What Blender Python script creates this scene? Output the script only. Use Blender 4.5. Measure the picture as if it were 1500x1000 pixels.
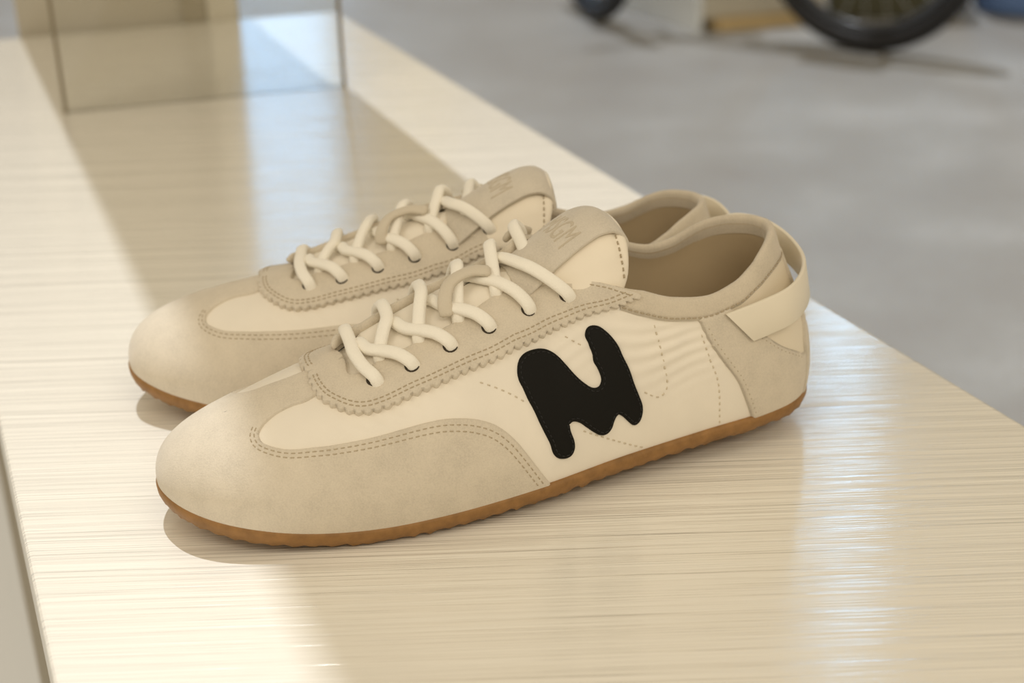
import bpy, bmesh, math, random
import numpy as np
from mathutils import Vector, Matrix
from mathutils.geometry import delaunay_2d_cdt

for o in list(bpy.data.objects):
    bpy.data.objects.remove(o, do_unlink=True)
SC = bpy.context.scene
COL = SC.collection
random.seed(7)
RNG = np.random.default_rng(11)

# ------------------------------------------------------------------ camera
CAM_H = .30660
PITCH = math.atan(966 / 2250)
ROLL = .035
cam_data = bpy.data.cameras.new('camera')
cam = bpy.data.objects.new('camera', cam_data)
COL.objects.link(cam)
fw = Vector((0, math.cos(PITCH), -math.sin(PITCH)))
r0 = Vector((1, 0, 0)); u0 = r0.cross(fw)
cR = r0 * math.cos(ROLL) - u0 * math.sin(ROLL)
cU = r0 * math.sin(ROLL) + u0 * math.cos(ROLL)
cam.matrix_world = Matrix(((cR.x, cU.x, -fw.x, 0), (cR.y, cU.y, -fw.y, 0), (cR.z, cU.z, -fw.z, CAM_H), (0, 0, 0, 1)))
cam_data.sensor_width = 36
cam_data.lens = 36 * 2250 / 1500
cam_data.clip_start = .02
cam_data.clip_end = 60
cam_data.dof.use_dof = True
cam_data.dof.focus_distance = .605
cam_data.dof.aperture_fstop = 8.0
SC.camera = cam

# ------------------------------------------------------------------ light
SC.view_settings.view_transform = 'Standard'
SC.view_settings.look = 'None'
SC.view_settings.gamma = 1
SC.view_settings.use_curve_mapping = False
SC.view_settings.exposure = 0.0
world = bpy.data.worlds.new('shop_light'); SC.world = world
world.use_nodes = True
bg = world.node_tree.nodes['Background']
bg.inputs['Color'].default_value = (1.0, .86, .65, 1)      # warm shop lighting from all round
bg.inputs['Strength'].default_value = .64
sun_d = bpy.data.lights.new('sun', 'SUN')
sun = bpy.data.objects.new('sun', sun_d); COL.objects.link(sun)
SUN_AZ, SUN_EL = math.radians(110.6), math.radians(73)
to_sun = Vector((math.cos(SUN_AZ) * math.cos(SUN_EL), math.sin(SUN_AZ) * math.cos(SUN_EL), math.sin(SUN_EL)))
sun.rotation_euler = to_sun.to_track_quat('Z', 'Y').to_euler()
sun.location = to_sun * 6
sun_d.energy = 2.05
sun_d.color = (.90, .94, 1.0)
sun_d.angle = math.radians(.3)
# two soft fill lights added on the camera side to brighten the near faces
def soft_lamp(name, loc, target, sx, sy, watts, col):
    d = bpy.data.lights.new(name, 'AREA'); d.shape = 'RECTANGLE'; d.size = sx; d.size_y = sy; d.energy = watts; d.color = col
    o = bpy.data.objects.new(name, d); COL.objects.link(o); o.location = loc
    o.rotation_euler = (Vector(loc) - Vector(target)).to_track_quat('Z', 'Y').to_euler()
    return o
soft_lamp('near_fill', (.9, -1.5, 2.0), (.05, .65, .03), 1.6, .7, 17, (1, .88, .70))
soft_lamp('near_fill', (-1.5, -.6, 1.9), (.05, .65, .03), 1.2, .7, 8, (1, .90, .74))

# ------------------------------------------------------------------ helpers
def new_obj(name, mesh, mat=None, parent=None):
    o = bpy.data.objects.new(name, mesh); COL.objects.link(o)
    if mat: mesh.materials.append(mat)
    if parent: o.parent = parent
    return o
def tag(o, label=None, cat=None, group=None, kind=None):
    if label: o['label'] = label
    if cat: o['category'] = cat
    if group: o['group'] = group
    if kind: o['kind'] = kind
    return o
def empty(name, loc=(0, 0, 0), rz=0):
    o = bpy.data.objects.new(name, None); COL.objects.link(o)
    o.location = loc; o.rotation_euler = (0, 0, rz); o.empty_display_size = .05
    return o
def mesh_from(name, V, Fc, smooth=True):
    me = bpy.data.meshes.new(name)
    me.from_pydata([tuple(map(float, v)) for v in V], [], [tuple(map(int, f)) for f in Fc])
    me.update()
    if smooth: me.polygons.foreach_set('use_smooth', [True] * len(me.polygons))
    return me
def fix_normals(me, weld=0):
    bm = bmesh.new(); bm.from_mesh(me)
    if weld: bmesh.ops.remove_doubles(bm, verts=bm.verts, dist=weld)
    bmesh.ops.recalc_face_normals(bm, faces=bm.faces)
    bm.to_mesh(me); bm.free(); me.update()
def box_mesh(name, sx, sy, sz, bevel=0, seg=2, z0=0):
    """box centred in x,y and standing on z0"""
    bm = bmesh.new(); bmesh.ops.create_cube(bm, size=1)
    bmesh.ops.scale(bm, verts=bm.verts, vec=(sx, sy, sz)); bmesh.ops.translate(bm, verts=bm.verts, vec=(0, 0, z0 + sz / 2))
    if bevel: bmesh.ops.bevel(bm, geom=list(bm.edges), offset=bevel, segments=seg, affect='EDGES', profile=.5)
    me = bpy.data.meshes.new(name); bm.to_mesh(me); bm.free(); return me
def prism_mesh(name, poly, z0, z1, bevel=0):
    bm = bmesh.new()
    b = [bm.verts.new((x, y, z0)) for x, y in poly]; t = [bm.verts.new((x, y, z1)) for x, y in poly]
    n = len(poly); bm.faces.new(b[::-1]); bm.faces.new(t)
    for i in range(n): bm.faces.new((b[i], b[(i + 1) % n], t[(i + 1) % n], t[i]))
    bmesh.ops.recalc_face_normals(bm, faces=bm.faces)
    if bevel: bmesh.ops.bevel(bm, geom=list(bm.edges), offset=bevel, segments=3, affect='EDGES', profile=.5)
    me = bpy.data.meshes.new(name); bm.to_mesh(me); bm.free(); return me

# ------------------------------------------------------------------ materials
def mat_base(name, color, rough=.6, spec=.4, sheen=0, sheen_tint=None):
    m = bpy.data.materials.new(name); m.use_nodes = True
    nt = m.node_tree; p = nt.nodes['Principled BSDF']
    p.inputs['Base Color'].default_value = (*color, 1); p.inputs['Roughness'].default_value = rough
    p.inputs['Specular IOR Level'].default_value = spec
    if sheen:
        p.inputs['Sheen Weight'].default_value = sheen; p.inputs['Sheen Roughness'].default_value = .45
        p.inputs['Sheen Tint'].default_value = (*(sheen_tint or color), 1)
    return m, nt, p
def coord(nt, scale=(1, 1, 1), rot=(0, 0, 0)):
    t = nt.nodes.new('ShaderNodeTexCoord'); mp = nt.nodes.new('ShaderNodeMapping')
    mp.inputs['Scale'].default_value = scale; mp.inputs['Rotation'].default_value = rot
    nt.links.new(t.outputs['Object'], mp.inputs['Vector']); return mp.outputs['Vector']
def noise(nt, vec, scale, detail=4, rough=.6, dist=0):
    n = nt.nodes.new('ShaderNodeTexNoise'); n.inputs['Scale'].default_value = scale
    n.inputs['Detail'].default_value = detail; n.inputs['Roughness'].default_value = rough; n.inputs['Distortion'].default_value = dist
    nt.links.new(vec, n.inputs['Vector']); return n.outputs['Fac']
def ramp(nt, fac, stops):
    r = nt.nodes.new('ShaderNodeValToRGB'); e = r.color_ramp.elements
    e[0].position, e[0].color = stops[0][0], (*stops[0][1], 1); e[1].position, e[1].color = stops[-1][0], (*stops[-1][1], 1)
    for p, c in stops[1:-1]:
        x = e.new(p); x.color = (*c, 1)
    nt.links.new(fac, r.inputs['Fac']); return r.outputs['Color']
def bump(nt, p, h, strength, dist):
    b = nt.nodes.new('ShaderNodeBump'); b.inputs['Strength'].default_value = strength; b.inputs['Distance'].default_value = dist
    nt.links.new(h, b.inputs['Height']); nt.links.new(b.outputs['Normal'], p.inputs['Normal']); return b
def addm(nt, a, b, ka=1., kb=1.):
    m1 = nt.nodes.new('ShaderNodeMath'); m1.operation = 'MULTIPLY'; m1.inputs[1].default_value = ka; nt.links.new(a, m1.inputs[0])
    m2 = nt.nodes.new('ShaderNodeMath'); m2.operation = 'MULTIPLY_ADD'; m2.inputs[1].default_value = kb
    nt.links.new(b, m2.inputs[0]); nt.links.new(m1.outputs[0], m2.inputs[2]); return m2.outputs[0]
def sc(c, k): return tuple(min(1, x * k) for x in c)

def suede_mat(name, c):
    m, nt, p = mat_base(name, c, .92, .15, .35, (1, .97, .92))
    v = coord(nt)
    big = noise(nt, v, 75, 3, .6); fine = noise(nt, v, 1500, 2, .6)
    nt.links.new(ramp(nt, addm(nt, big, fine, .5, .5), [(.30, sc(c, .85)), (.52, c), (.72, sc(c, 1.08))]), p.inputs['Base Color'])
    bump(nt, p, noise(nt, v, 1900, 3, .7), .5, .0004); return m
def fabric_mat(name, c, rough=.55):
    m, nt, p = mat_base(name, c, rough, .35, .15, (1, .98, .95))
    v = coord(nt); w = noise(nt, v, 260, 3, .5); f = noise(nt, v, 3000, 1, .5)
    nt.links.new(ramp(nt, noise(nt, v, 45, 2, .5), [(.3, sc(c, .96)), (.7, sc(c, 1.02))]), p.inputs['Base Color'])
    bump(nt, p, addm(nt, w, f, .8, .3), .18, .0006); return m
def leather_mat(name, c, rough=.5, b=.15, spec=.4):
    m, nt, p = mat_base(name, c, rough, spec)
    v = coord(nt); bump(nt, p, noise(nt, v, 1400, 3, .6), b, .0003); return m
M_SUEDE = suede_mat('suede_sand', (.690, .620, .505))
M_SUEDE_TAB = suede_mat('suede_tab', (.66, .60, .50))
M_COLLAR = suede_mat('suede_collar', (.65, .575, .455))
M_FABRIC = fabric_mat('nylon_cream', (.875, .815, .705))
M_TONGUE = fabric_mat('tongue_cream', (.875, .795, .655))
M_LEATHER = leather_mat('heel_leather', (.80, .715, .565), .5)
M_LOOP = leather_mat('loop_leather', (.80, .735, .60), .42, .05)
M_LINING = fabric_mat('lining_tan', (.57, .455, .29), .85)
M_INSOLE = leather_mat('insole', (.60, .49, .33), .7)
M_BLACK = leather_mat('black_leather', (.0075, .007, .0055), .65, .25, .16)
M_BLACK_THREAD = mat_base('black_thread', (.004, .004, .004), .4)[0]
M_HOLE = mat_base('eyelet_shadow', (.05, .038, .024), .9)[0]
M_THREAD = mat_base('thread_tan', (.46, .38, .26), .8)[0]
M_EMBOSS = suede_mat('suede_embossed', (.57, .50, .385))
def lace_mat(name='lace_cotton', c=(.95, .91, .81)):
    m, nt, p = mat_base(name, c, .75, .25, .2, (1, .98, .95))
    v = coord(nt); bump(nt, p, noise(nt, v, 1700, 2, .7), .5, .0005); return m
M_LACE = lace_mat()
M_LACE_TIP = lace_mat('lace_tip', (.66, .59, .47))
def gum_mat():
    c = (.30, .155, .05)
    m, nt, p = mat_base('gum_rubber', c, .55, .4)
    v = coord(nt); n = noise(nt, v, 180, 4, .6)
    nt.links.new(ramp(nt, n, [(.3, sc(c, .78)), (.7, sc(c, 1.15))]), p.inputs['Base Color'])
    bump(nt, p, noise(nt, v, 700, 3, .6), .2, .0004); return m
M_GUM = gum_mat()
# ------------------------------------------------------------------ room
FLOOR_Z = -.72
FAR_A = math.atan2(.0537, .2101)                    # direction of the table's far end
def floor_mat():
    c = (.315, .312, .30)
    m, nt, p = mat_base('carpet_grey', c, .45, .5)
    v = coord(nt); a = noise(nt, v, 2.2, 4, .55); b = noise(nt, v, 60, 3, .6)
    nt.links.new(ramp(nt, addm(nt, a, b, .75, .25), [(.36, (.275, .265, .25)), (.52, c), (.68, (.40, .405, .40))]), p.inputs['Base Color'])
    bump(nt, p, noise(nt, v, 220, 3, .6), .3, .004); return m
fl = new_obj('floor', prism_mesh('floor', [(-9, -5), (9, -5), (9, 9.2), (-9, 9.2)], FLOOR_Z - .1, FLOOR_Z), floor_mat())
tag(fl, 'grey mottled shop floor around the display table', 'floor', kind='structure')

M_WALL = mat_base('wall_paint', (.50, .45, .36), .8, .2)[0]
# back wall at the far end of the hall, with two tall daylit windows let into it
WY = 7.8; WT = .25; TOP = 5.6
WINS = [(-2.05, -.82, -.30, 3.6), (1.56, 1.98, .4, 5.3)]
def wall_back():
    xs = sorted({-9, 9, *[w[0] for w in WINS], *[w[1] for w in WINS]}); zs_ = sorted({FLOOR_Z, TOP, *[w[2] for w in WINS], *[w[3] for w in WINS]})
    bm = bmesh.new()
    for i in range(len(xs) - 1):
        for j in range(len(zs_) - 1):
            cx, cz = (xs[i] + xs[i + 1]) / 2, (zs_[j] + zs_[j + 1]) / 2
            if any(w[0] < cx < w[1] and w[2] < cz < w[3] for w in WINS): continue
            r = bmesh.ops.create_cube(bm, size=1)
            bmesh.ops.scale(bm, verts=r['verts'], vec=(xs[i + 1] - xs[i], WT, zs_[j + 1] - zs_[j]))
            bmesh.ops.translate(bm, verts=r['verts'], vec=(cx, WY + WT / 2, cz))
    me = bpy.data.meshes.new('wall_back'); bm.to_mesh(me); bm.free()
    return tag(new_obj('wall_back', me, M_WALL), 'tan painted back wall of the shop', 'wall', kind='structure')
wall_back()
def daylight(name, col, k):
    m = bpy.data.materials.new(name); m.use_nodes = True; nt = m.node_tree; nt.nodes.clear()
    em = nt.nodes.new('ShaderNodeEmission'); em.inputs['Color'].default_value = (*col, 1); em.inputs['Strength'].default_value = k
    out = nt.nodes.new('ShaderNodeOutputMaterial'); nt.links.new(em.outputs[0], out.inputs[0]); return m
M_DAY = [daylight('daylit_glass_dim', (.40, .66, 1.0), 3.0), daylight('daylit_glass_bright', (.45, .71, 1.0), 7.0)]  # glow strength set per window for its glare on the table
M_FRAME = mat_base('window_frame', (.16, .15, .14), .5)[0]
for i, (a, b, c, d) in enumerate(WINS):
    w = tag(empty('window_%d' % (i + 1), ((a + b) / 2, WY + .1, c)), 'tall daylit window in the back wall', 'window', kind='structure')
    hp, gap = ((.26, .10), (.30, .22))[i]; z = .02
    me_p = box_mesh('pane', b - a, .02, hp); me_t = box_mesh('streak_bar', b - a, .06, gap)  # bars added between panes to break the table reflection into streaks
    while z + hp <= d - c + .01:
        g = new_obj('pane', me_p, None if len(me_p.materials) else M_DAY[i], w); g.location = (0, 0, z)
        if z + hp + gap < d - c: g = new_obj('streak_bar', me_t, None if len(me_t.materials) else M_FRAME, w); g.location = (0, -.01, z + hp)
        z += hp + gap
    for sx in (-1, 1):
        f = new_obj('frame_stile', box_mesh('frame_stile', .05, .08, d - c), M_FRAME, w); f.location = (sx * ((b - a) / 2 - .025), -.03, 0)
    for z in (0, d - c - .05):
        f = new_obj('frame_rail', box_mesh('frame_rail', b - a - .1, .08, .05), M_FRAME, w); f.location = (0, -.03, z)
# pillar standing at the far end of the table: it throws the broad shadow along the table top
def pillar_mat():
    c = (.48, .44, .355)
    m, nt, p = mat_base('pillar_plaster', c, .8, .2)
    v = coord(nt); nt.links.new(ramp(nt, noise(nt, v, 7, 3, .5), [(.3, sc(c, .9)), (.7, sc(c, 1.07))]), p.inputs['Base Color']); return m
pil = empty('wall_pillar', (-.3699, 1.5424, FLOOR_Z), FAR_A)
tag(pil, 'taupe square pillar standing at the far end of the white table', 'pillar', kind='structure')
PW = .2169
q = new_obj('pillar_core', box_mesh('pillar_core', PW, .08, 5.2), pillar_mat(), pil); q.location = (0, .04 + .006, 0)
q = new_obj('corner_strip', box_mesh('corner_strip', .030, .004, 5.2), mat_base('strip_pale', (.60, .56, .46), .7)[0], pil); q.location = (PW / 2 - .017, .004, 0)
q = new_obj('corner_strip', box_mesh('corner_strip', .024, .004, 5.2), mat_base('strip_dark', (.35, .31, .225), .7)[0], pil); q.location = (PW / 2 - .045, .004, 0)

# unseen panel added above the table to keep sun off its near right part
CZ = 2.9; off = to_sun * (CZ / to_sun.z)
cpoly = [(x + off.x, y + off.y) for x, y in ((-.02, .80), (.41, -.30), (1.3, -.30), (1.3, .80))] 
blocker = new_obj('sun_blocker', prism_mesh('sun_blocker', cpoly, CZ, CZ + .04), mat_base('sun_blocker_white', (.75, .72, .66), .8)[0], pil)
blocker.matrix_parent_inverse = (Matrix.Translation((-.3699, 1.5424, FLOOR_Z)) @ Matrix.Rotation(FAR_A, 4, 'Z')).inverted()

# ------------------------------------------------------------------ display table
def lacquer_mat(name, c):
    m, nt, p = mat_base(name, c, .24, .55)
    v1 = coord(nt, (5, 330, 40), (0, 0, math.radians(-6)))
    v2 = coord(nt, (2.2, 120, 20), (0, 0, math.radians(-5)))
    v3 = coord(nt, (14, 900, 60), (0, 0, math.radians(-6.5)))
    n1 = noise(nt, v1, 1, 3, .6); n2 = noise(nt, v2, 1, 3, .55); n3 = noise(nt, v3, 1, 2, .6)
    v4 = coord(nt, (5, 62, 20), (0, 0, math.radians(-6))); n4 = noise(nt, v4, 1, 2, .5)
    h = addm(nt, addm(nt, n1, n2, .6, .4), n3, 1, .25); hb = addm(nt, addm(nt, h, n4, 1, .7), n2, 1, .45)
    nt.links.new(ramp(nt, h, [(.40, sc(c, .97)), (.62, c), (.85, sc(c, 1.01))]), p.inputs['Base Color'])
    bp = bump(nt, p, hb, .8, .0011); nt.links.new(bp.outputs['Normal'], p.inputs['Coat Normal'])
    p.inputs['Coat Weight'].default_value = 1.0; p.inputs['Coat Roughness'].default_value = .06
    return m
M_LACQ = lacquer_mat('white_lacquer', (.875, .84, .755))
tab = tag(empty('display_table', (0, 0, FLOOR_Z)), 'long white lacquered display table under the two sneakers', 'table')
TPOLY = [(.104, -.25), (.561, -.25), (-.1687, 1.594), (-.566, 1.492)]
tt_ = new_obj('tabletop', prism_mesh('tabletop', TPOLY, -.045, 0, .0025), M_LACQ, tab); tt_.location = (0, 0, -FLOOR_Z)
cx = sum(p[0] for p in TPOLY) / 4; cy = sum(p[1] for p in TPOLY) / 4
inner = [(cx + (x - cx) * .90, cy + (y - cy) * .95) for x, y in TPOLY]
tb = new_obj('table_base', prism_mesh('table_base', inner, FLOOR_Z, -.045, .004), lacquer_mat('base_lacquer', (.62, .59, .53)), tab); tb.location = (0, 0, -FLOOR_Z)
low = [(x - .62, y - .02) for x, y in (TPOLY[0], TPOLY[3])]
lb = tag(empty('low_bench', (0, 0, FLOOR_Z)), 'lower beige bench standing along the left side of the white table', 'bench')
LP = [(low[0][0], low[0][1]), (inner[0][0] - .012, inner[0][1]), (inner[3][0] - .012, inner[3][1]), (low[1][0], low[1][1] - .1)]
b = new_obj('bench_top', prism_mesh('bench_top', LP, -.33, -.29, .003), mat_base('bench_lacquer', (.46, .43, .365), .4)[0], lb); b.location = (0, 0, -FLOOR_Z)
bx_, by_ = sum(p[0] for p in LP) / 4, sum(p[1] for p in LP) / 4
b = new_obj('bench_base', prism_mesh('bench_base', [(bx_ + (x - bx_) * .9, by_ + (y - by_) * .95) for x, y in LP], FLOOR_Z, -.33), mat_base('bench_base', (.5, .46, .4), .5)[0], lb); b.location = (0, 0, -FLOOR_Z)
# clear upright pane standing on the table
def pane_mat():
    m = bpy.data.materials.new('clear_acrylic'); m.use_nodes = True; nt = m.node_tree; nt.nodes.clear()
    tr = nt.nodes.new('ShaderNodeBsdfTransparent'); tr.inputs[0].default_value = (.965, .965, .95, 1)
    gl = nt.nodes.new('ShaderNodeBsdfGlossy'); gl.inputs['Roughness'].default_value = .02
    fr = nt.nodes.new('ShaderNodeFresnel'); fr.inputs['IOR'].default_value = 1.45
    mx = nt.nodes.new('ShaderNodeMixShader'); o = nt.nodes.new('ShaderNodeOutputMaterial')
    nt.links.new(fr.outputs[0], mx.inputs[0]); nt.links.new(tr.outputs[0], mx.inputs[1]); nt.links.new(gl.outputs[0], mx.inputs[2]); nt.links.new(mx.outputs[0], o.inputs[0]); return m
pA, pB = Vector((-.3532, 1.2116, 0)), Vector((-.1313, 1.268, 0))
pc = (pA + pB) / 2; pw = (pB - pA).length; pang = math.atan2(pB.y - pA.y, pB.x - pA.x)
pane = tag(empty('acrylic_pane', pc, pang), 'clear upright acrylic pane with dark edges standing on the table', 'pane')
new_obj('sheet', box_mesh('sheet', pw - .006, .005, 1.5), pane_mat(), pane)
M_PEDGE = mat_base('pane_edge', (.20, .165, .105), .3)[0]
for s_ in (-1, 1):
    e = new_obj('edge', box_mesh('edge', .003, .0054, 1.5), M_PEDGE, pane); e.location = (s_ * (pw / 2 - .0015), 0, 0)

# unseen yellow panel added so its tint shows in the table reflection
yp = tag(new_obj('tint_panel', box_mesh('tint_panel', .40, .03, 1.5, .004), mat_base('yellow_panel', (.85, .66, .16), .6)[0]), 'unseen yellow panel added to tint the table reflection', 'panel')
yp.location = (-.46, WY - .016, .85)
# ------------------------------------------------------------------ upper surface of the sneaker
TILT_K=1.; RY_K=1.; ZV=0.
L_=.285
def catmull(P,n=40,closed=False):
    P=np.asarray(P,float)
    Q=np.vstack([P[-1:],P,P[:2]]) if closed else np.vstack([2*P[:1]-P[1:2],P,2*P[-1:]-P[-2:-1]])
    out=[]; m=len(P) if closed else len(P)-1
    tt=np.linspace(0,1,n,endpoint=False)[:,None]
    for i in range(1,m+1):
        p0,p1,p2,p3=Q[i-1],Q[i],Q[i+1],Q[i+2]
        # centripetal
        d1=max(np.linalg.norm(p1-p0),1e-9)**.5; d2=max(np.linalg.norm(p2-p1),1e-9)**.5; d3=max(np.linalg.norm(p3-p2),1e-9)**.5
        m1=(p1-p0)/d1-(p2-p0)/(d1+d2)+(p2-p1)/d2; m2=(p2-p1)/d2-(p3-p1)/(d2+d3)+(p3-p2)/d3
        m1=m1*d2; m2=m2*d2
        h=2*tt**3-3*tt**2+1; k=tt**3-2*tt**2+tt
        out.append(h*p1+k*m1+(-2*tt**3+3*tt**2)*p2+(tt**3-tt**2)*m2)
    if not closed: out.append(P[-1:])
    return np.vstack(out)
def smooth_interp(x,xp,fp):
    """monotone cubic (pchip) interpolation; fp may be (n,k)"""
    xp=np.asarray(xp,float); fp=np.asarray(fp,float); v=fp.ndim==1
    if v: fp=fp[:,None]
    h=np.diff(xp)[:,None]; d=np.diff(fp,axis=0)/h
    m=np.zeros_like(fp); m[0]=d[0]; m[-1]=d[-1]
    w1=2*h[1:]+h[:-1]; w2=h[1:]+2*h[:-1]
    ok=(d[:-1]*d[1:])>0
    with np.errstate(divide='ignore',invalid='ignore'):
        mm=(w1+w2)/(w1/d[:-1]+w2/d[1:])
    m[1:-1]=np.where(ok,mm,0)
    x=np.clip(np.asarray(x,float),xp[0],xp[-1]); sh=x.shape; x=x.ravel()
    i=np.clip(np.searchsorted(xp,x,side='right')-1,0,len(xp)-2)
    t=((x-xp[i])/(xp[i+1]-xp[i]))[:,None]; hh=h[i]
    r=(2*t**3-3*t**2+1)*fp[i]+(t**3-2*t**2+t)*hh*m[i]+(-2*t**3+3*t**2)*fp[i+1]+(t**3-t**2)*hh*m[i+1]
    r=r.reshape(sh+(fp.shape[1],))
    return r[...,0] if v else r
LAT=[(.004,-.0125),(.015,-.0260),(.035,-.0368),(.065,-.0444),(.10,-.0485),(.14,-.0467),(.18,-.0403),(.22,-.0361),(.25,-.0336),(.268,-.0279),(.280,-.0160)]
MED=[(.004,.0205),(.015,.0315),(.035,.0400),(.065,.0448),(.10,.0435),(.14,.0365),(.18,.0312),(.22,.0300),(.25,.0295),(.268,.0255),(.280,.0155)]
_loop=np.array([(0,.005)]+LAT+[(.285,0)]+MED[::-1])
_c=catmull(_loop,40,True); _nl=40*(len(LAT)+1)
def _arc(P):
    s=np.r_[0,np.cumsum(np.linalg.norm(np.diff(P,axis=0),axis=1))]; return s/s[-1]
_half={-1:_c[:_nl+1], 1:np.vstack([_c[:1],_c[_nl:][::-1]])}
_sarc={k:_arc(v) for k,v in _half.items()}
# a is tied to the x of the outline plus arc so both sides agree
def zwelt(x): return .0065+.0145*np.clip(1-np.asarray(x)/.085,0,1)**2
_OX=[0,.015,.035,.06,.08,.10,.12,.15,.165,.18,.20,.22,.24,.255,.268,.28,.285]
_TX=[.030,.033,.042,.063,.082,.103,.124,.154,.168,.183,.204,.2245,.243,.2545,.2640,.2703,.2715]
# top curve: x -> y offset magnitude from ridge line, z
_TK=np.array([(.030,0,.0492),(.05,0,.0555),(.065,0,.0580),(.08,0,.0600),(.10,0,.0655),(.12,0,.0722),(.14,.0005,.0785),(.155,.0045,.0808),(.168,.0135,.0800),(.183,.0225,.0773),(.197,.0290,.0722),(.211,.0315,.0668),(.226,.0320,.0645),(.239,.0310,.0672),(.249,.0285,.0722),(.257,.0235,.0762),(.2645,.0160,.0783),(.270,.0070,.0792),(.2715,0,.0794)])
def ridge_y(x): return RY_K*smooth_interp(x,[0,.03,.05,.08,.10,.15,.2,.27],[.001,-.0025,-.0050,-.003,-.001,.002,.001,0.])
def T_of(a,side):
    x=outline(a,side)[...,0]
    # monotone x through heel: a ordering keeps it single valued
    tx=smooth_interp(x,_OX,_TX)
    yz=smooth_interp(tx,_TK[:,0],_TK[:,1:])
    zz=yz[...,1]+(side>0)*.005*np.exp(-((tx-.170)/.014)**2)-ZV*np.clip((.16-tx)/.06,0,1)+(side>0)*.0055*np.exp(-((tx-.212)/.016)**2)
    return np.stack([tx,ridge_y(tx)+side*yz[...,0]*(.95 if side>0 else 1.),zz],-1)
def outline(a,side):
    h=_half[side]; s=_sarc[side]; a=np.asarray(a,float)
    return np.stack([np.interp(a,s,h[:,0]),np.interp(a,s,h[:,1])],-1)
def _umap():
    xl,sl=_half[-1][:,0],_sarc[-1]; xm=_half[1][:,0]
    f0=lambda x:np.sqrt(np.clip(x,0,None)); f1=lambda x:np.sqrt(np.clip(.285-x,0,None))
    k=np.argsort(f0(xl),kind='stable'); u0=np.interp(f0(xm),np.maximum.accumulate(f0(xl)),sl)
    u1=np.interp(-f1(xm),np.maximum.accumulate(-f1(xl)),sl)
    u=np.where(xm<.14,u0,u1); u[0]=0; u[-1]=1
    return np.maximum.accumulate(u)
_UM=_umap()
def a_of(u,side):
    """u in 0..1 common parameter (arc fraction of the outer side) -> arc fraction of that side"""
    return np.asarray(u,float) if side<0 else np.interp(u,_UM,_sarc[1])
_PH=([0,.035,.10,.14,.155,.17,.185,.20,.23,.25,.27,.285],[0,0,0,8,30,48,60,68,74,78,82,82])
_BT=([0,.03,.06,.10,.14,.16,.18,.20,.23,.26,.285],[.011,.017,.026,.030,.026,.022,.018,.014,.014,.018,.020])
_B0=([0,.03,.06,.10,.14,.18,.22,.25,.27,.285],[.018,.021,.024,.026,.026,.024,.022,.026,.030,.032])
_BO=([0,.03,.06,.10,.14,.18,.22,.25,.27,.285],[.0022,.003,.0045,.004,.003,.003,.0035,.0045,.006,.0065])
def S(u,t,side):
    u=np.asarray(u,float); t=np.asarray(t,float)
    a=a_of(u,side); O=outline(a,side); e=1e-3
    dO=outline(np.clip(a+e,0,1),side)-outline(np.clip(a-e,0,1),side)
    n=np.stack([dO[...,1],-dO[...,0]],-1); n/=np.linalg.norm(n,axis=-1,keepdims=True)+1e-12
    # outward normal: away from centre line
    n=n*(-side)*np.sign(1)
    if True:
        pass
    x=O[...,0]; T=T_of(a,side)
    P0=np.concatenate([O,zwelt(x)[...,None]],-1)
    bo=np.interp(x,*_BO)[...,None]*(np.interp(x,[.04,.12,.25,.285],[1.,.35,.35,1.])[...,None] if side>0 else 1.); b0=np.interp(x,*_B0)[...,None]
    P1=P0+np.concatenate([n*bo,np.ones_like(x)[...,None]*b0],-1)
    # direction at the top: outwards horizontally then downwards
    k=np.clip(x/.05,0,1)[...,None]; k=k*k*(3-2*k)
    kb=np.clip((x-.235)/.05,0,1)[...,None]; kb=kb*kb*(3-2*kb)
    side_dir=np.zeros_like(O); side_dir[...,1]=side
    od=n*(1-k)+side_dir*k; od=od*(1-kb)+n*kb
    od/=np.linalg.norm(od,axis=-1,keepdims=True)+1e-12
    slope=smooth_interp(T[...,0],[.03,.05,.08,.12,.15],[.30,.25,.22,.27,.2])*(1-np.clip((T[...,0]-.15)/.02,0,1))
    tilt=TILT_K*np.radians(np.interp(T[...,0],[.03,.07,.10,.14],[13,13,8,0]))*(np.abs(od[...,1]))
    ph_eff=np.radians(np.interp(x,*_PH))-side*tilt
    ch=np.cos(ph_eff); sh=np.sin(ph_eff)
    d=np.concatenate([od*ch[...,None],(-sh+od[...,0]*slope*ch)[...,None]],-1)
    bt=np.interp(x,*_BT)[...,None]
    P2=T+d*bt
    t=t[...,None]
    return (1-t)**3*P0+3*(1-t)**2*t*P1+3*(1-t)*t*t*P2+t**3*T
def _N1(u,t,side,e=2e-3):
    u0,u1=np.clip(u-e,0,1),np.clip(u+e,0,1); t0,t1=np.clip(t-e*2,0,1),np.clip(t+e*2,0,1)
    n=np.cross(S(u1,t,side)-S(u0,t,side),S(u,t1,side)-S(u,t0,side))*(-side)
    return n/(np.linalg.norm(n,axis=-1,keepdims=True)+1e-15)
def N(u,t,side):
    """outward normal, averaged with the other half next to the toe line, the ridge and the heel line"""
    u=np.asarray(u,float); t=np.asarray(t,float)
    w=np.minimum(np.clip(u/.04,0,1),np.clip((1-u)/.02,0,1))
    w=np.minimum(w,np.clip((1-t)/.06,0,1)+np.clip((u-.46)/.04,0,1)); w=np.clip(w,0,1)[...,None]
    n=_N1(u,t,side)*(.5+.5*w)+_N1(u,t,-side)*(.5-.5*w)
    return n/(np.linalg.norm(n,axis=-1,keepdims=True)+1e-15)
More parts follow.
